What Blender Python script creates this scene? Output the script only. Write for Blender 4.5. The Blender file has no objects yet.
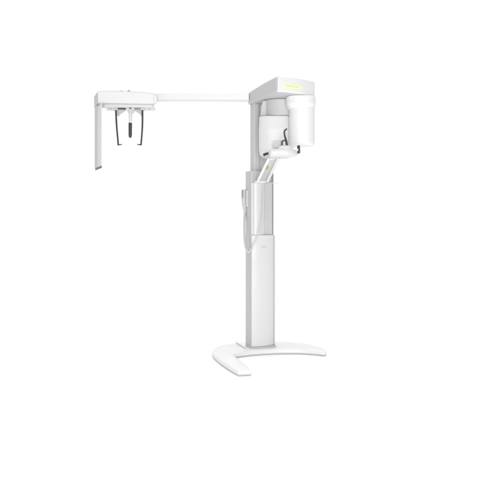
import bpy, bmesh, math
from mathutils import Vector, Matrix

sc = bpy.context.scene
COL = sc.collection
R = math.radians

# ------------------------------------------------------------------ camera
CAM_D, CAM_H, F = 5.0, 1.12, 590.0          # metres in front of the column, eye height, focal length in px of a 500 px frame
HX, HY = 250.0, 220.0
cam = bpy.data.cameras.new('camera')
co = bpy.data.objects.new('camera', cam); COL.objects.link(co)
co.location = (0, -CAM_D, CAM_H); co.rotation_euler = (R(90), 0, 0)
cam.sensor_width = 36; cam.lens = 36 * F / 500; cam.shift_y = -(250 - HY) / 500
cam.clip_end = 300
sc.camera = co


def P(px, py, Y):
    """measured point: photo position and the depth it stands at -> metres"""
    D = Y + CAM_D
    return Vector(((px - HX) * D / F, Y, CAM_H + (HY - py) * D / F))


# machine frame: the column is turned 23.5 degrees
YAW = R(23.5)
RX = Vector((math.cos(YAW), math.sin(YAW), 0))
FW = Vector((math.sin(YAW), -math.cos(YAW), 0))
O = Vector((.0887, .044, 0))


def L(x, f, z):
    return O + RX * x + FW * f + Vector((0, 0, z))


# ------------------------------------------------------------------ materials
def plastic(name, col, rough=.42, coat=0.0, bump=.02, var=.02, metallic=0.0):
    m = bpy.data.materials.new(name); m.use_nodes = True
    nt = m.node_tree; b = nt.nodes['Principled BSDF']
    tc = nt.nodes.new('ShaderNodeTexCoord')
    n = nt.nodes.new('ShaderNodeTexNoise'); n.inputs['Scale'].default_value = 9; n.inputs['Detail'].default_value = 3
    nt.links.new(tc.outputs['Object'], n.inputs['Vector'])
    mr = nt.nodes.new('ShaderNodeMapRange'); mr.inputs['To Min'].default_value = 1 - var; mr.inputs['To Max'].default_value = 1
    nt.links.new(n.outputs['Fac'], mr.inputs['Value'])
    mx = nt.nodes.new('ShaderNodeMix'); mx.data_type = 'RGBA'; mx.blend_type = 'MULTIPLY'; mx.inputs['Factor'].default_value = 1
    mx.inputs['A'].default_value = (*col, 1)
    nt.links.new(mr.outputs['Result'], mx.inputs['B'])
    nt.links.new(mx.outputs['Result'], b.inputs['Base Color'])
    f = nt.nodes.new('ShaderNodeTexNoise'); f.inputs['Scale'].default_value = 900
    nt.links.new(tc.outputs['Object'], f.inputs['Vector'])
    bp = nt.nodes.new('ShaderNodeBump'); bp.inputs['Strength'].default_value = bump; bp.inputs['Distance'].default_value = .001
    nt.links.new(f.outputs['Fac'], bp.inputs['Height']); nt.links.new(bp.outputs['Normal'], b.inputs['Normal'])
    b.inputs['Roughness'].default_value = rough
    b.inputs['Coat Weight'].default_value = coat
    b.inputs['Metallic'].default_value = metallic
    return m


M = {
    'white': plastic('white_enamel', (.80, .80, .80), .38, .1),
    'body': plastic('column_enamel', (.705, .705, .708), .40, .1),
    'silver': plastic('silver_grey_enamel', (.54, .54, .543), .42),
    'pale': plastic('pale_grey_plastic', (.56, .56, .563), .45),
    'grey': plastic('mid_grey_plastic', (.30, .30, .31), .5),
    'dark': plastic('dark_grey_rubber', (.055, .055, .058), .5),
    'black': plastic('black_plastic', (.025, .025, .027), .45),
    'carbon': plastic('charcoal_rod', (.045, .045, .047), .4),
    'cord': plastic('grey_cord', (.60, .60, .60), .5),
    'strip': plastic('strip_tint', (.60, .68, .24), .4),
    'slate': plastic('slate_grey_rubber', (.15, .15, .155), .5),
    'mark': plastic('emblem_grey', (.50, .50, .505), .5),
    'lime': plastic('lime_panel', (.60, .63, .44), .4),
    'olive': plastic('olive_mark', (.36, .40, .20), .5),
}
lm = bpy.data.materials.new('lime_light'); lm.use_nodes = True
b = lm.node_tree.nodes['Principled BSDF']
b.inputs['Base Color'].default_value = (.80, .86, .42, 1); b.inputs['Emission Color'].default_value = (.80, .95, .40, 1)
b.inputs['Emission Strength'].default_value = .15
M['glow'] = lm


# ------------------------------------------------------------------ building helpers
def tag(o, label=None, cat=None, group=None, kind=None):
    for k, v in (('label', label), ('category', cat), ('group', group), ('kind', kind)):
        if v: o[k] = v


def empty(name, loc, label, cat):
    o = bpy.data.objects.new(name, None); COL.objects.link(o); o.location = loc
    o.empty_display_size = .1
    tag(o, label, cat); return o


def origin_of(o):
    v = Vector((0, 0, 0))
    while o: v += Vector(o.location); o = o.parent
    return v


def build(name, bm, mat, parent=None, bevel=0, seg=3, label=None, smooth=True, angle=35):
    bmesh.ops.recalc_face_normals(bm, faces=bm.faces)
    off = origin_of(parent)
    # local origin: centre of the bottom of the part
    xs = [v.co for v in bm.verts]
    c = Vector((sum(p.x for p in xs) / len(xs), sum(p.y for p in xs) / len(xs), min(p.z for p in xs)))
    bmesh.ops.translate(bm, verts=bm.verts, vec=-c)
    me = bpy.data.meshes.new(name); bm.to_mesh(me); bm.free()
    if smooth:
        for p in me.polygons: p.use_smooth = True
    o = bpy.data.objects.new(name, me); COL.objects.link(o)
    o.location = c - off
    if parent: o.parent = parent
    me.materials.append(mat)
    if bevel:
        md = o.modifiers.new('bevel', 'BEVEL'); md.width = bevel; md.segments = seg; md.limit_method = 'ANGLE'
        md.angle_limit = R(angle); md.harden_normals = False
    if smooth:
        try:
            me.set_sharp_from_angle(angle=R(angle))
        except Exception:
            pass
    if label: o['label'] = label
    return o


def prism(bm, bottom, top):
    """closed solid between two outlines of equal length"""
    a = [bm.verts.new(p) for p in bottom]; b_ = [bm.verts.new(p) for p in top]
    n = len(a)
    bm.faces.new(list(reversed(a))); bm.faces.new(b_)
    for i in range(n):
        bm.faces.new((a[i], a[(i + 1) % n], b_[(i + 1) % n], b_[i]))
    return bm


def lbox(bm, x0, x1, f0, f1, z0, z1):
    pts = [(x0, f0), (x1, f0), (x1, f1), (x0, f1)]
    return prism(bm, [L(x, f, z0) for x, f in pts], [L(x, f, z1) for x, f in pts])


def wbox(bm, x0, x1, y0, y1, z0, z1):
    pts = [(x0, y0), (x1, y0), (x1, y1), (x0, y1)]
    return prism(bm, [Vector((x, y, z0)) for x, y in pts], [Vector((x, y, z1)) for x, y in pts])


def loft(bm, rings):
    vr = [[bm.verts.new(p) for p in r] for r in rings]
    n = len(vr[0])
    for a, b_ in zip(vr, vr[1:]):
        for i in range(n):
            bm.faces.new((a[i], a[(i + 1) % n], b_[(i + 1) % n], b_[i]))
    bm.faces.new(list(reversed(vr[0]))); bm.faces.new(vr[-1])
    return bm


def sup(c, ax, ay, rx, ry, n=3.0, k=64):
    out = []
    for i in range(k):
        t = 2 * math.pi * i / k
        ct, st = math.cos(t), math.sin(t)
        out.append(c + ax * (rx * math.copysign(abs(ct) ** (2 / n), ct)) + ay * (ry * math.copysign(abs(st) ** (2 / n), st)))
    return out


def rounded_stack(c, ax, ay, rx, ry, z0, z1, r0, r1, n=3.0, mid=(), k=64):
    """rings of a vertical body whose bottom/top edges are rounded by r0/r1; mid = [(z, scale)] extra shape"""
    rings = []
    def sc_at(z):
        if not mid: return 1.0
        if z <= mid[0][0]: return mid[0][1]
        for (a, s), (b2, t) in zip(mid, mid[1:]):
            if z <= b2:
                u = (z - a) / (b2 - a); u = u * u * (3 - 2 * u)
                return s + (t - s) * u
        return mid[-1][1]
    zs = []
    for i in range(7):
        a = math.pi / 2 * i / 6
        zs.append((z0 + r0 * (1 - math.sin(a)), r0 * (1 - math.cos(a))) if False else (z0 + r0 * (1 - math.cos(a)), r0 * (1 - math.sin(a))))
    nmid = 24
    for i in range(1, nmid):
        zs.append((z0 + r0 + (z1 - r1 - z0 - r0) * i / nmid, 0))
    for i in range(7):
        a = math.pi / 2 * (1 - i / 6)
        zs.append((z1 - r1 * (1 - math.cos(a)), r1 * (1 - math.sin(a))))
    for z, ins in zs:
        s = sc_at(z)
        rings.append(sup(Vector((c.x, c.y, z)), ax, ay, rx * s - ins, ry * s - ins, n, k))
    return rings


def smooth_path(pts, sub=8):
    out = []
    n = len(pts)
    for i in range(n - 1):
        p0 = pts[max(i - 1, 0)]; p1 = pts[i]; p2 = pts[i + 1]; p3 = pts[min(i + 2, n - 1)]
        for s in range(sub):
            t = s / sub
            out.append(.5 * ((2 * p1) + (p2 - p0) * t + (2 * p0 - 5 * p1 + 4 * p2 - p3) * t * t + (3 * p1 - p0 - 3 * p2 + p3) * t ** 3))
    out.append(pts[-1]); return out


def tube(bm, pts, rad, k=12, curve=True):
    if curve: 
        rr = rad if not isinstance(rad, (list, tuple)) else None
        pts2 = smooth_path(pts)
    else: pts2 = pts
    m = len(pts2)
    if isinstance(rad, (list, tuple)):
        rs = []
        for i in range(m):
            u = i / (m - 1) * (len(rad) - 1); j = min(int(u), len(rad) - 2)
            rs.append(rad[j] + (rad[j + 1] - rad[j]) * (u - j))
    else: rs = [rad] * m
    rings = []; up = None
    for i, p in enumerate(pts2):
        d = (pts2[min(i + 1, m - 1)] - pts2[max(i - 1, 0)]).normalized()
        if up is None:
            up = d.cross(Vector((0, 1, 0)) if abs(d.y) < .9 else Vector((1, 0, 0))).normalized()
        up = (up - d * up.dot(d)).normalized()
        w = d.cross(up)
        rings.append([p + up * (rs[i] * math.cos(2 * math.pi * j / k)) + w * (rs[i] * math.sin(2 * math.pi * j / k)) for j in range(k)])
    # rounded ends
    def cap(ring, c, d, r):
        return [[c + (q - c) * s + d * (r * e) for q in ring] for s, e in ((.87, .35), (.5, .6))]
    d0 = (pts2[0] - pts2[1]).normalized(); d1 = (pts2[-1] - pts2[-2]).normalized()
    A = cap(rings[0], pts2[0], d0, rs[0]); B = cap(rings[-1], pts2[-1], d1, rs[-1])
    return loft(bm, [A[1], A[0]] + rings + B)


def rounded(poly, rads, k=8):
    """round the corners of a 2-D outline"""
    out = []; n = len(poly)
    for i in range(n):
        p = Vector(poly[i]); a = Vector(poly[i - 1]); c = Vector(poly[(i + 1) % n]); r = rads[i] if isinstance(rads, (list, tuple)) else rads
        if r <= 0: out.append(tuple(p)); continue
        u = (a - p); v = (c - p); lu, lv = u.length, v.length
        d = min(r, lu * .48, lv * .48); s = p + u / lu * d; e = p + v / lv * d
        for j in range(k + 1):
            t = j / k
            q = s * (1 - t) ** 2 + p * (2 * t * (1 - t)) + e * t * t
            out.append(tuple(q))
    return out


# ------------------------------------------------------------------ the setting
bm = bmesh.new()
vs = [bm.verts.new((x, y, 0)) for x, y in ((-9, -9), (9, -9), (9, 9), (-9, 9))]
bm.faces.new(vs)
fl = bpy.data.materials.new('white_studio_floor'); fl.use_nodes = True
nt = fl.node_tree; pb = nt.nodes['Principled BSDF']
nz = nt.nodes.new('ShaderNodeTexNoise'); nz.inputs['Scale'].default_value = 3
cr = nt.nodes.new('ShaderNodeMapRange'); cr.inputs['To Min'].default_value = .93; cr.inputs['To Max'].default_value = .95
nt.links.new(nz.outputs['Fac'], cr.inputs['Value']); nt.links.new(cr.outputs['Result'], pb.inputs['Base Color'])
pb.inputs['Roughness'].default_value = .8
floor = build('floor', bm, fl, smooth=False); tag(floor, kind='structure')

# ------------------------------------------------------------------ the machine
root = empty('dental_x_ray_machine', (O.x, O.y, 0),
             'white standing dental x-ray machine with column, overhead head and long side arm', 'x-ray machine')

# ---- base: a flat foot with one leg towards the viewer and one to the right
TB = .040
def G(px, py, z=TB):
    D = (CAM_H - z) * F / (py - HY)
    return Vector(((px - HX) * D / F, D - CAM_D))
raw = [(213.5, 354.2), (212, 350.6), (215.5, 347.4), (222, 345), (231, 343.3), (245, 342.2), (262, 341.6), (284, 341.6), (305, 343.2),
       (323.2, 348.0), (326.6, 350.6), (324.5, 351.6), (312, 350.2), (298, 349.5), (280, 349.6), (264, 350.2), (249, 351.4), (233.6, 353.6),
       (235.6, 356.8), (244.4, 363.6), (251.4, 370.2), (238.2, 370.8), (230, 366.4), (220.5, 360.2)]
poly = [G(*p) for p in raw]
rad = [.02, .04, .05, .05, .05, .05, .05, .05, .05, .03, .02, .03, .05, .05, .05, .05, .05, .012, .03, .05, .006, .006, .05, .05]
pl = rounded(poly, rad, 6)
def scaled_outline(pl, ins):
    # inward offset along vertex normals
    n = len(pl); out = []
    area = sum(pl[i][0] * pl[(i + 1) % n][1] - pl[(i + 1) % n][0] * pl[i][1] for i in range(n))
    sg = 1 if area > 0 else -1
    for i in range(n):
        a = Vector(pl[i - 1]); c = Vector(pl[(i + 1) % n]); t = c - a
        if t.length < 1e-9: out.append(pl[i]); continue
        t.normalize(); nrm = Vector((-t.y, t.x)) * sg
        q = Vector(pl[i]) + nrm * ins; out.append((q.x, q.y))
    return out
bm = bmesh.new()
rings = []
for z, ins in ((.011, .003), (.013, 0), (TB - .006, 0), (TB - .002, .0015), (TB, .005)):
    q = scaled_outline(pl, ins); rings.append([Vector((x, y, z)) for x, y in q])
loft(bm, rings)
base = build('base', bm, M['white'], root, angle=50)
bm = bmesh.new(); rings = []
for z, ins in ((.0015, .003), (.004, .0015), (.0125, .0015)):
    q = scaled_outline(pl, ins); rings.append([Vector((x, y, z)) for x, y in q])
loft(bm, rings); build('base_shade_strip', bm, M['silver'], base, angle=50)  # grey strip added in place of the shade on the base sides
# rear stabiliser bar poking out behind the left of the foot
bm = bmesh.new()
a = P(236, 343.4, .34); c = P(245.6, 349.3, .15)
a = Vector((G(236, 341.4, .05).x, G(236, 341.4, .05).y, .044)); c = Vector((G(245.2, 347.6, .05).x, G(245.2, 347.6, .05).y, .044))
tube(bm, [a, c], .0038, curve=False)
build('floor_cable', bm, M['cord'], base)
# levelling feet under the leg ends
for p in (G(244.6, 369.3), G(322, 350.3), G(217, 351)):
    bm = bmesh.new()
    tube(bm, [Vector((p.x, p.y, .001)), Vector((p.x, p.y, .012))], .018, 20, curve=False)
    build('levelling_foot', bm, M['grey'], base)

# ---- column
W2 = .1075
bm = bmesh.new()
out = rounded([(-W2, -.0775), (W2 - .006, -.0775), (W2 - .006, .046), (-W2, .046)], [.012, .012, .004, .010], 5)
prism(bm, [L(x, f, TB + .001) for x, f in out], [L(x, f, 1.535) for x, f in out])
column = build('column', bm, M['silver'], root, bevel=.004)
# side groove and left corner trim
bm = bmesh.new(); lbox(bm, -W2 - .002, -W2 + .004, .030, .034, .06, 1.53)
build('side_groove', bm, M['mark'], column)
bm = bmesh.new(); lbox(bm, -W2 - .003, -W2 + .006, -.022, -.010, .06, 1.53)
build('side_rail', bm, M['pale'], column, bevel=.002)
# corner trim in the recess above the cover
bm = bmesh.new(); lbox(bm, -W2 + .001, -W2 + .011, .047, .062, .997, 1.43)
build('corner_trim', bm, M['white'], column, bevel=.003)
bm = bmesh.new(); lbox(bm, W2 - .024, W2 - .010, .0465, .056, .997, 1.532)
build('dark_edge_strip', bm, M['grey'], column, bevel=.001)

# lower front cover, slightly bowed
def bow(x0, x1, f0, f1, crown, k=14):
    pts = [(x0, f0)]
    for i in range(k + 1):
        t = i / k
        e = 1 - abs(2 * t - 1) ** 2.3
        pts.append((x0 + (x1 - x0) * t, f1 + crown * e))
    pts.append((x1, f0)); return pts
bm = bmesh.new()
pts = bow(-W2 + .001, W2 - .012, .0475, .060, .019)
prism(bm, [L(x, f, TB + .016) for x, f in pts], [L(x, f, .993) for x, f in pts])
cover = build('front_cover', bm, M['body'], root, bevel=.0035, angle=50)
bm = bmesh.new(); pts = bow(-W2 - .006, W2 + .007, -.06, .074, .012)
prism(bm, [L(x, f, TB - .001) for x, f in pts], [L(x, f, TB + .015) for x, f in pts])
build('column_skirt', bm, M['silver'], root, bevel=.002, angle=50)

bm = bmesh.new(); lbox(bm, W2 - .0115, W2 + .002, -.070, .062, TB + .016, .991)
build('edge_shade_strip', bm, M['silver'], cover, bevel=.004)  # silver strip stands for the shade on the cover's rounded right edge
# the winged emblem on the cover: two small wings and a stem
def emblem(cx, cz, s):
    bm = bmesh.new()
    def face(pts):
        lo = [L(cx + x * s, .0788, cz + z * s) for x, z in pts]; hi = [L(cx + x * s, .0797, cz + z * s) for x, z in pts]
        prism(bm, lo, hi)
    face([(-1.0, .32), (-.9, .05), (-.35, .0), (-.12, -.2), (-.12, .18), (-.4, .22)])
    face([(1.0, .32), (.9, .05), (.35, .0), (.12, -.2), (.12, .18), (.4, .22)])
    face([(-.09, .2), (-.05, -.75), (.05, -.75), (.09, .2)])
    return bm
build('emblem', emblem(-.004, .893, .022), M['mark'], cover, smooth=False)

# ---- carriage in the recess: rounded pilaster on the left and flat plate on the right
bm = bmesh.new()
pts = [(-W2 + .013, .047)]
for i in range(25):
    t = i / 24
    x = -W2 + .013 + .112 * t
    f = .052 + .034 * (math.sin(math.pi * min(1, t * .98 + .02)) ** .55) * (1 - .62 * t)
    pts.append((x, f))
pts.append((-W2 + .125, .047))
prism(bm, [L(x, f, .994) for x, f in pts], [L(x, f, 1.432) for x, f in pts])
carriage = build('carriage', bm, M['body'], root, bevel=.003, angle=50)
bm = bmesh.new(); lbox(bm, -W2 + .1215, W2 - .0245, .0465, .058, .996, 1.4315)
build('carriage_plate', bm, M['pale'], carriage, bevel=.001)
bm = bmesh.new(); lbox(bm, -W2 + .02, W2 + .030, .052, .064, 1.4325, 1.438)
build('carriage_lip', bm, M['white'], carriage, bevel=.001)

# ---- mast
bm = bmesh.new()
out = rounded([(-.070, -.062), (.070, -.062), (.070, .020), (-.070, .020)], .012, 5)
prism(bm, [L(x, f, 1.40) for x, f in out], [L(x, f, 2.112) for x, f in out])
mast = build('mast', bm, M['silver'], root, bevel=.003)
bm = bmesh.new(); lbox(bm, -.046, -.030, .0205, .027, 1.545, 2.106)
build('mast_rail', bm, M['pale'], mast, bevel=.003)
bm = bmesh.new(); lbox(bm, -.012, .050, .0205, .030, 1.545, 2.106)
build('mast_rail', bm, M['silver'], mast, bevel=.003)

# ---- overhead head
Z0, Z1 = 2.108, 2.230
plan = [(-.070, -.075), (.240, -.075), (.292, -.02), (.300, .30), (.294, .42), (.262, .470), (.12, .505), (0.0, .507), (-.090, .500), (-.097, .30), (-.100, -.045)]
plan = rounded(plan, [.03, .05, .05, .05, .06, .06, .05, .05, .024, .05, .03], 7)
bm = bmesh.new(); rings = []
def head_z(f, top):
    # the roof falls a little towards the back
    u = max(0, min(1, (.50 - f) / .58))
    return top - (.011 * min(1, u / .75) + .018 * max(0, u - .75) / .25) * (1 if top > 2.15 else 0)
for z, ins in ((Z0, .009), (Z0 + .003, .006), (Z0 + .008, .003), (Z0 + .014, .0005), (Z0 + .022, 0), (Z1 - .020, .0), (Z1 - .009, .002), (Z1 - .003, .005), (Z1, .009)):
    q = scaled_outline(plan, ins)
    rings.append([L(x, f, head_z(f, z)) for x, f in q])
loft(bm, rings)
head = build('head_housing', bm, M['white'], root, angle=60)
# silver-grey flank on the left; underside also silver, its shade put into the colour
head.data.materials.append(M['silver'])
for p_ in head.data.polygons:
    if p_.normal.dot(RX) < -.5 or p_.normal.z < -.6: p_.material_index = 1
# lime light strip following the bowed front
def front_f(x):
    p = [(-.090, .500), (0, .507), (.12, .505), (.262, .470), (.29, .42)]
    for (a, fa), (b2, fb) in zip(p, p[1:]):
        if x <= b2: return fa + (fb - fa) * (x - a) / (b2 - a)
    return .43
bm = bmesh.new()
def strip(bm, x0, x1, z0, z1, d, k=16, taper=0.0):
    rings = []
    for i in range(k + 1):
        t = i / k; x = x0 + (x1 - x0) * t; f = front_f(x)
        e = 1 - abs(2 * t - 1) ** 6 * taper
        zc = (z0 + z1) / 2; h = (z1 - z0) / 2 * e
        rings.append([L(x, f - .006, zc - h), L(x, f + d, zc - h), L(x, f + d, zc + h), L(x, f - .006, zc + h)])
    return loft(bm, rings)
strip(bm, -.033, .135, 2.147, 2.170, .0022, taper=.6)
build('light_strip', bm, M['glow'], head)
bm = bmesh.new(); strip(bm, -.020, .048, 2.1575, 2.1625, .0034, taper=.5); strip(bm, .050, .100, 2.1555, 2.1605, .0034, taper=.5)
build('strip_lettering', bm, M['strip'], head)

# ---- rotating arm: shoulder under the head, generator housing behind, drum in front
XA, YA = Vector((1, 0, 0)), Vector((0, 1, 0))
bm = bmesh.new()
# profile in x-z, extruded in depth; lower edge at the joint with the generator housing
prof = [(259.8, 117.2), (289, 117.2), (310, 117.2), (310, 100.2), (262.5, 100.2), (260.6, 106)]
Yf, Yb = -.16, .0
fr = [P(x, y, Yf) for x, y in prof]
for p in fr: p.z = min(p.z, 2.1075)
bk = [Vector((p.x - .0, Yb, p.z)) for p in fr]
# the rear stays clear of the mast
bk = [Vector((max(p.x, .17), -.03, p.z)) for p in fr]
prism(bm, fr, bk)
arm = build('rotating_arm', bm, M['silver'], root, bevel=.010)
bm = bmesh.new()
out = rounded([(-.046, .12), (.22, .12), (.22, .33), (.07, .335), (-.040, .26)], [.03, .04, .05, .10, .10], 5)
prism(bm, [L(x, f, 1.9695) for x, f in out], [L(x, f, 2.1065) for x, f in out])
build('arm_shoulder', bm, M['silver'], arm, bevel=.010, angle=50)
# collar + drum (sensor unit)
dc = Vector(((301.8 - HX) * 4.76 / F, -.24, 0))
bm = bmesh.new()
cc = Vector(((300.6 - HX) * 4.76 / F, -.24, 0))
loft(bm, rounded_stack(cc, XA, YA, .1205, .113, 2.004, 2.1075, .016, .010, 2.8, mid=((2.004, .86), (2.050, 1.0), (2.1, 1.0))))
build('drum_collar', bm, M['white'], arm, angle=60)
bm = bmesh.new()
ax, ay = XA, YA
loft(bm, rounded_stack(dc, ax, ay, .1035, .098, 1.716, 2.06, .016, .004, 2.6, mid=((1.716, .985), (1.76, 1.0), (1.99, 1.0), (2.05, .985)), k=96))
drum = build('sensor_drum', bm, M['white'], arm, angle=60)
# generator housing
gc = Vector(((276.2 - HX) * 4.87 / F, -.135, 0))
bm = bmesh.new()
loft(bm, rounded_stack(gc, XA, YA, .146, .085, 1.628, 1.9665, .042, .006, 3.2, mid=((1.625, .88), (1.66, .95), (1.72, .985), (1.85, .99), (1.95, .965)), k=96))
gen = build('generator_housing', bm, M['body'], arm, angle=60)
# dark joint line
bm = bmesh.new()
loft(bm, rounded_stack(gc, XA, YA, .1375, .081, 1.9640, 1.9695, .001, .001, 3.2, k=96))
build('joint_gasket', bm, M['grey'], arm)
# dark slot low on the housing
bm = bmesh.new()
a = [P(263.0, 153.8, -.217), P(268.2, 152.2, -.226), P(268.4, 154.2, -.226), P(263.8, 156.0, -.217)]
prism(bm, a, [p + Vector((0, .035, 0)) for p in a])
build('handle_slot', bm, M['black'], arm, bevel=.002)

# ---- chin rest
bm = bmesh.new(); rings = []
cx0, cx1 = .152, .372; yc = -.40
k = 28
for i in range(k + 1):
    t = i / k
    x = cx0 + (cx1 - cx0) * t
    # half depth and height along the boat-shaped table
    if t < .06: w = .75 + .25 * math.sin(t / .06 * math.pi / 2)
    elif t < .55: w = 1
    else: w = max(.02, math.cos((t - .55) / .45 * math.pi / 2 * .995) ** .6)
    hd = .072 * w; hz = .034 * (.12 + .88 * w ** .8)
    zc = 1.638 + .004 * math.sin(t * math.pi) + (1 - w) * -.004
    rings.append([Vector((x, yc + hd * math.copysign(abs(math.cos(a)) ** .75, math.cos(a)), zc + hz * math.copysign(abs(math.sin(a)) ** .75, math.sin(a)))) for a in [2 * math.pi * j / 40 for j in range(40)]])
loft(bm, rings)
chin = build('chin_rest', bm, M['body'], root, angle=60)
bm = bmesh.new()
loft(bm, rounded_stack(Vector((.273, yc, 0)), XA, YA, .062, .055, 1.655, 1.700, .003, .022, 2.4, mid=((1.655, 1.05), (1.70, .80))))
build('chin_cup', bm, M['body'], chin, angle=60)
Y = yc
bm = bmesh.new(); tube(bm, [P(287.2, 147, Y), P(286.2, 141, Y), P(284.9, 136.5, Y), P(284.3, 133, Y), P(284.6, 130.8, Y), P(286.6, 129, Y)], [.0095, .0085, .007, .0065, .0065, .0065])
build('bite_rod', bm, M['carbon'], chin)
bm = bmesh.new(); tube(bm, [P(282.1, 146.5, Y), P(282.1, 143.5, Y), P(282.2, 141.4, Y), P(284.6, 140.4, Y)], .0062)
build('bite_hook', bm, M['dark'], chin)
bm = bmesh.new(); tube(bm, [P(298.6, 146.2, Y), P(298.8, 152.2, Y)], .0115, curve=False); tube(bm, [P(296.4, 152.9, Y), P(299.6, 152.6, Y)], .0068, curve=False)
build('hand_grip', bm, M['carbon'], chin)
bm = bmesh.new(); a = P(273.6, 147.6, Y + .05); c = P(281.6, 140.2, Y + .05)
wbox(bm, a.x, c.x, Y + .05, Y + .058, a.z, c.z)
build('control_panel', bm, M['pale'], chin, bevel=.002)
# collar that carries the grip
bm = bmesh.new(); a = P(291.5, 148.4, Y); c = P(298, 150.0, Y)
tube(bm, [a, P(295, 149.4, Y), c], .011)
build('grip_holder', bm, M['white'], chin)

# ---- support fork from carriage up to the chin rest
def bar(bm, a, b2, w, h):
    d = (b2 - a).normalized(); s = d.cross(Vector((0, 1, 0))).normalized(); u = s.cross(d)
    def ring(c): return [c + s * (i * w) + u * (j * h) for i, j in ((-1, -1), (1, -1), (1, 1), (-1, 1))]
    return loft(bm, [ring(a), ring(b2)])
bm = bmesh.new(); bar(bm, P(257.8, 181.2, -.10), P(268.8, 159.0, -.36), .0105, .012)
fork = build('support_fork', bm, M['white'], root, bevel=.004)
bm = bmesh.new(); bar(bm, P(267.6, 181.2, -.08), P(278.8, 157.6, -.35), .012, .012)
build('fork_rail', bm, M['body'], fork, bevel=.004)
bm = bmesh.new()
a = [P(259.2, 181, -.085), P(266.4, 181, -.075), P(277.4, 158.6, -.33), P(269.6, 160, -.34)]
prism(bm, a, [p + Vector((.002, .010, 0)) for p in a])
build('fork_panel', bm, M['pale'], fork, bevel=.002)
bm = bmesh.new()
a = [P(263.4, 172.6, -.190), P(266.8, 172.0, -.196), P(271.0, 163.0, -.302), P(269.2, 161.6, -.319)]
prism(bm, a, [p + Vector((.002, .006, 0)) for p in a])
bm2 = bm
build('fork_lime_inlay', bm2, M['lime'], fork, bevel=.001)
bm = bmesh.new(); a = P(266.8, 167.6, -.275); tube(bm, [a, a + Vector((0, .03, -.004))], .011, 16, curve=False)
build('lock_knob', bm, M['olive'], fork)
# foot of the fork on the carriage
bm = bmesh.new()
loft(bm, rounded_stack(L(-.040, .088, 0), RX, FW, .054, .034, 1.428, 1.448, .012, .006, 2.6))
build('fork_foot', bm, M['body'], fork, angle=60)

# ---- long side arm
bm = bmesh.new()
wbox(bm, P(156, 0, .03).x, P(249, 0, .03).x, .0, .06, P(0, 100.9, .0).z, P(0, 93.4, .0).z)
sidearm = build('side_arm', bm, M['white'], root, bevel=.006)
bm = bmesh.new(); wbox(bm, P(158, 0, .03).x, P(247.5, 0, .03).x, -.0012, .002, P(0, 100.7, .0).z + .0015, P(0, 100.7, .0).z + .0065)
build('arm_shade_line', bm, M['pale'], sidearm)  # grey line painted along the lower edge for the arm's shaded underside

# ---- cephalometric unit
Yc = -.10; DEP = .20
sh = Vector((-.080, DEP, 0))
topc = [(97.2, 91.6), (101, 90.9), (112, 90.8), (126, 91.1), (140, 91.9), (150, 92.9), (155.4, 93.9), (157.3, 96.2), (157.3, 101.6), (155.8, 104.2), (148, 104.3), (130, 104.0), (112, 103.6), (97.4, 103.2)]
q = rounded([tuple(P(x, y, Yc).xz) for x, y in topc], [.006, .02, .02, .02, .02, .02, .015, .02, .012, .012, .02, .02, .02, .004], 5)
bm = bmesh.new()
prism(bm, [Vector((x, Yc, z)) for x, z in q], [Vector((x + sh.x, Yc + DEP, z)) for x, z in q])
ceph = build('cephalostat_housing', bm, M['pale'], root, bevel=.006, angle=40)
bm = bmesh.new(); qf = scaled_outline(q, .0055)
prism(bm, [Vector((x, Yc - .004, z)) for x, z in qf], [Vector((x, Yc + .004, z)) for x, z in qf])
build('front_panel', bm, M['white'], ceph, bevel=.002, angle=40)
# under-tray
bm = bmesh.new()
z0 = P(0, 104.3, Yc).z
tray = [(P(103, 0, Yc).x, Yc + .03), (P(152, 0, Yc).x, Yc + .03), (P(156, 0, Yc).x - .04, Yc + .22), (P(103, 0, Yc).x - .02, Yc + .22)]
prism(bm, [Vector((x, y, z0 - .016)) for x, y in tray], [Vector((x, y, z0 + .01)) for x, y in tray])
build('under_tray', bm, M['body'], ceph, bevel=.006)
# end cap seam at right
bm = bmesh.new()
a = [P(153.6, 94.8, Yc - .005), P(154.0, 95.0, Yc - .005), P(153.9, 103.2, Yc - .005), P(153.5, 103.2, Yc - .005)]
prism(bm, a, [p + Vector((0, .01, 0)) for p in a])
build('end_cap_seam', bm, M['silver'], ceph)
for px, r in ((122, .0075), (129.4, .012)):
    bm = bmesh.new(); p = P(px, 91.0, -.02); tube(bm, [Vector((p.x, -.04, 2.17)), Vector((p.x, -.04, 2.17 + .036))], r, 16, curve=False)
    build('top_knob', bm, M['pale'], ceph)
# hanging sensor plate at the left end
bm = bmesh.new()
def pl_pt(u, y):      # u: 0 back .. 1 front
    a = Vector(((95.0 - HX) * 5.09 / F, .09, 0)); c = Vector(((101.9 - HX) * 4.86 / F, -.14, 0))
    p = a + (c - a) * u; D = p.y + CAM_D
    return Vector((p.x, p.y, CAM_H + (HY - y) * D / F))
zt = 2.095; zb = 1.566
a0 = Vector(((94.9 - HX) * 5.09 / F, .09, 0)); a1 = Vector(((100.9 - HX) * 4.86 / F, -.14, 0))
outl = []
nn = Vector((.008, .003, 0))
mid = a0 + (a1 - a0) * .50 + Vector((-.003, -.002, 0))
pp = [a0, mid, a1, a1 + nn, a0 + nn]
prism(bm, [Vector((p.x, p.y, zb)) for p in pp], [Vector((p.x, p.y, zt)) for p in pp])
splate = build('sensor_plate', bm, M['body'], root, bevel=.003)
bm = bmesh.new()
pp2 = [a0 + Vector((.002, .0, 0)), mid + Vector((.002, 0, 0)), a1 - Vector((.002, 0, 0)), a1 + nn, a0 + nn]
prism(bm, [Vector((p.x, p.y, zb - .018)) for p in pp2], [Vector((p.x, p.y, zb + .001)) for p in pp2])
build('plate_end_cap', bm, M['slate'], splate, bevel=.003)
bm = bmesh.new()
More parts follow.
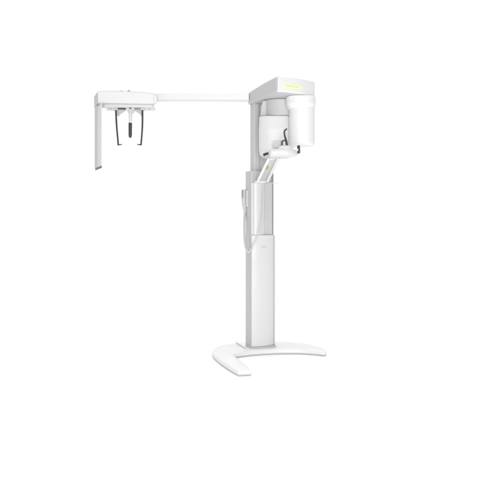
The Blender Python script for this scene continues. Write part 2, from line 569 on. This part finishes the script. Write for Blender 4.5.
a = [P(97.3, 103.2, -.085), P(101.2, 103.2, -.085), P(101.2, 104.6, -.085), P(97.0, 104.6, -.085)]
prism(bm, a, [p + Vector((-.02, .06, 0)) for p in a])
build('plate_hinge', bm, M['grey'], splate, bevel=.001)

bm = bmesh.new(); m2 = a0 + (mid - a0) * .97 ; e = Vector((-.0025, -.0010, 0))
pp3 = [a0 + (mid - a0) * .03, m2, m2 + e, a0 + (mid - a0) * .03 + e]
prism(bm, [Vector((p.x, p.y, zb + .004)) for p in pp3], [Vector((p.x, p.y, zt - .004)) for p in pp3])
build('plate_shade_band', bm, M['silver'], splate, bevel=.001)  # darker band: shade of the plate's left-turned half put into colour
# head clamp: hub, cross slides, webs, two ear rods, nasion rod
Yh = -.02
bm = bmesh.new()
a = P(126.2, 104, Yh); c = P(134, 110.8, Yh)
out = rounded([(126.2, 103.6), (134.2, 103.6), (134.2, 109.0), (132.6, 112.8), (127.6, 112.8), (126.2, 109)], [.001, .001, .01, .01, .01, .01], 5)
fr = [P(x, y, Yh) for x, y in [(126.2, 103.6), (134.2, 103.6), (134.2, 109.2), (132.6, 112.8), (127.8, 112.8), (126.2, 109.2)]]
prism(bm, fr, [p + Vector((0, .05, 0)) for p in fr])
clamp = build('head_clamp', bm, M['body'], root, bevel=.006)
bm = bmesh.new(); p = P(130.2, 107.3, Yh - .004); tube(bm, [p, p + Vector((0, .012, 0))], .011, 16, curve=False)
build('hub_screw', bm, M['black'], clamp)
for s in (-1, 1):
    cxp = 130.0
    bm = bmesh.new()
    tube(bm, [P(cxp + s * 4.6, 108.9, Yh + .004), P(cxp + s * 13.2, 108.6, Yh + .004)], .0058, curve=False)
    build('cross_slide', bm, M['dark'] if s < 0 else M['grey'], clamp)
    bm = bmesh.new()
    web = [(cxp + s * 4.4, 110.2), (cxp + s * 6.2, 112.0), (cxp + s * 8.6, 113.2), (cxp + s * 10.4, 114.8), (cxp + s * 11.3, 116.6), (cxp + s * 13.0, 115.4), (cxp + s * 13.2, 104.6), (cxp + s * 9.0, 104.6), (cxp + s * 6.5, 106.6), (cxp + s * 4.4, 107.2)]
    fr = [P(x, y, Yh + .016) for x, y in web]
    prism(bm, fr, [p + Vector((0, .010, 0)) for p in fr])
    build('slide_web', bm, M['pale'], clamp, bevel=.002)
    bm = bmesh.new()
    if s < 0:
        rod = [(115.9, 109.6), (116.2, 118), (116.8, 128), (117.7, 138), (118.2, 145)]
    else:
        rod = [(142.5, 109.6), (142.5, 118), (142.3, 128), (141.6, 138), (141.0, 145)]
    tube(bm, [P(x, y, Yh) for x, y in rod], [.0080, .0078, .0075, .0072, .0072])
    ex, ey = rod[-1]
    tube(bm, [P(ex - s * .3, ey - .6, Yh), P(ex - s * 2.0, ey - .3, Yh), P(ex - s * 3.6, ey - .8, Yh)], [.0065, .0045, .0035])
    build('ear_rod', bm, M['carbon'], clamp)
    bm = bmesh.new()
    p0 = P(rod[0][0], 104.8, Yh); p1 = P(rod[0][0], 110.4, Yh)
    wbox(bm, p0.x - .017, p0.x + .017, Yh - .010, Yh + .014, p1.z, p0.z)
    build('rod_bracket', bm, M['silver'], clamp, bevel=.004)
    bm = bmesh.new(); p = P(cxp + s * 19.5, 109.6, .0); p.z = z0 - .024
    wbox(bm, p.x - .014, p.x + .014, -.01, .01, p.z, p.z + .0085)
    build('tray_catch', bm, M['silver'], clamp, bevel=.002)
bm = bmesh.new(); tube(bm, [P(130.5, 110, Yh - .012), P(130.4, 123.6, Yh - .012)], [.0155, .013], 20, curve=False)
build('forehead_post', bm, M['body'], clamp)
bm = bmesh.new(); tube(bm, [P(130.3, 123.4, Yh - .012), P(130.2, 136.8, Yh - .012)], [.0150, .0128], 20, curve=False)
for i in range(6):
    p = P(130.25, 125 + i * 1.9, Yh - .012); tube(bm, [p, p + Vector((0, 0, -.003))], .0155, 20, curve=False)
build('forehead_rest', bm, M['dark'], clamp)

# ------------------------------------------------------------------ the exposure switch hanging at the side
sw = empty('hand_switch', P(244, 214, .06), 'pale grey hand switch hanging on the left side of the column with a looped cord', 'hand switch')
Ys = .06
bm = bmesh.new(); rings = []
prof = [(189.6, 243.9, 2.0), (190.4, 243.9, 2.4), (194, 243.8, 2.5), (200, 244.0, 2.5), (205, 244.3, 2.2), (209, 244.6, 1.7), (213, 244.9, 1.3), (213.6, 244.9, .9)]
for y, x, r in prof:
    c = P(x, y, Ys); rings.append(sup(c, XA, YA, r / 118, .018 * (r / 2.5), 2.6, 32))
loft(bm, rings)
build('switch_grip', bm, M['pale'], sw, angle=60)
bm = bmesh.new(); p0 = P(242.3, 190.0, Ys - .012); wbox(bm, p0.x - .004, p0.x + .008, Ys - .022, Ys - .010, P(0, 198, Ys).z, p0.z)
build('switch_button', bm, M['grey'], sw, bevel=.003)
bm = bmesh.new(); c = P(247.0, 196, .05)
wbox(bm, P(245.9, 0, .05).x, P(248.2, 0, .05).x, Ys - .045, Ys - .020, P(0, 207, .05).z, P(0, 190.4, .05).z)
build('holder', bm, M['silver'], sw, bevel=.004)
path = [P(244.9, 213, Ys), P(244.4, 217, .04), P(244.2, 224, .01), P(244.3, 233, -.02), P(244.8, 242, -.05), P(246.2, 248.6, -.08), P(248.6, 252.0, -.10), P(251.2, 249.2, -.12),
        P(253.6, 243.8, -.135), P(257.3, 236.8, -.145), P(260.2, 229, -.14), P(262.4, 219, -.13), P(263.6, 208, -.12), P(263.9, 196, -.11), P(263.6, 186, -.10)]
sp = smooth_path(path, 60)
# fine coil round the path on the hanging half, plain beyond
bm = bmesh.new()
n = len(sp); coil = []
acc = 0
for i in range(n):
    d = (sp[min(i + 1, n - 1)] - sp[max(i - 1, 0)]).normalized()
    s1 = d.cross(Vector((0, 1, 0))).normalized(); s2 = d.cross(s1)
    if i: acc += (sp[i] - sp[i - 1]).length
    amp = .0055 if i < n * .50 else .0055 * max(0, 1 - (i - n * .50) / 25)
    ph = acc / .010 * 2 * math.pi
    coil.append(sp[i] + s1 * amp * math.cos(ph) + s2 * amp * math.sin(ph))
tube(bm, coil, [.0052, .0052, .0052, .0062, .006], 8, curve=False)
build('cord', bm, M['cord'], sw)

# ------------------------------------------------------------------ light: white studio surround, graded by direction, and a front soft box
w = bpy.data.worlds.new('World'); sc.world = w; w.use_nodes = True
nt = w.node_tree; bg = nt.nodes['Background']
tc = nt.nodes.new('ShaderNodeTexCoord'); sx = nt.nodes.new('ShaderNodeSeparateXYZ'); mr = nt.nodes.new('ShaderNodeMapRange')
nt.links.new(tc.outputs['Generated'], sx.inputs[0]); nt.links.new(sx.outputs['Y'], mr.inputs['Value'])
mr.inputs['From Min'].default_value = .10; mr.inputs['From Max'].default_value = .62
mr.inputs['To Min'].default_value = .22; mr.inputs['To Max'].default_value = 1.06
mx_ = nt.nodes.new('ShaderNodeMapRange'); nt.links.new(sx.outputs['X'], mx_.inputs['Value'])
mx_.inputs['From Min'].default_value = -.7; mx_.inputs['From Max'].default_value = .7
mx_.inputs['To Min'].default_value = .28; mx_.inputs['To Max'].default_value = .10
nt.links.new(mx_.outputs['Result'], mr.inputs['To Min'])
mz = nt.nodes.new('ShaderNodeMapRange'); nt.links.new(sx.outputs['Z'], mz.inputs['Value'])  # overhead brightening added out of view to light the floor
mz.inputs['From Min'].default_value = .45; mz.inputs['From Max'].default_value = .9
mz.inputs['To Min'].default_value = 0; mz.inputs['To Max'].default_value = 1.25
ad = nt.nodes.new('ShaderNodeMath'); ad.operation = 'ADD'
nt.links.new(mr.outputs['Result'], ad.inputs[0]); nt.links.new(mz.outputs['Result'], ad.inputs[1])
bg.inputs['Color'].default_value = (1, 1, 1, 1)
nt.links.new(ad.outputs[0], bg.inputs['Strength'])


def area(name, loc, target, sx_, sy_, power):
    l = bpy.data.lights.new(name, 'AREA'); l.shape = 'RECTANGLE'; l.size = sx_; l.size_y = sy_; l.energy = power
    o = bpy.data.objects.new(name, l); COL.objects.link(o); o.location = loc
    o.rotation_euler = (Vector(target) - Vector(loc)).to_track_quat('-Z', 'Y').to_euler()
    return o


area('front_softbox', (0.5, -7.6, 1.7), (0, 0, 1.3), 2.8, 2.8, 280)

sc.view_settings.view_transform = 'Standard'; sc.view_settings.look = 'None'
sc.view_settings.exposure = 0; sc.view_settings.gamma = 1
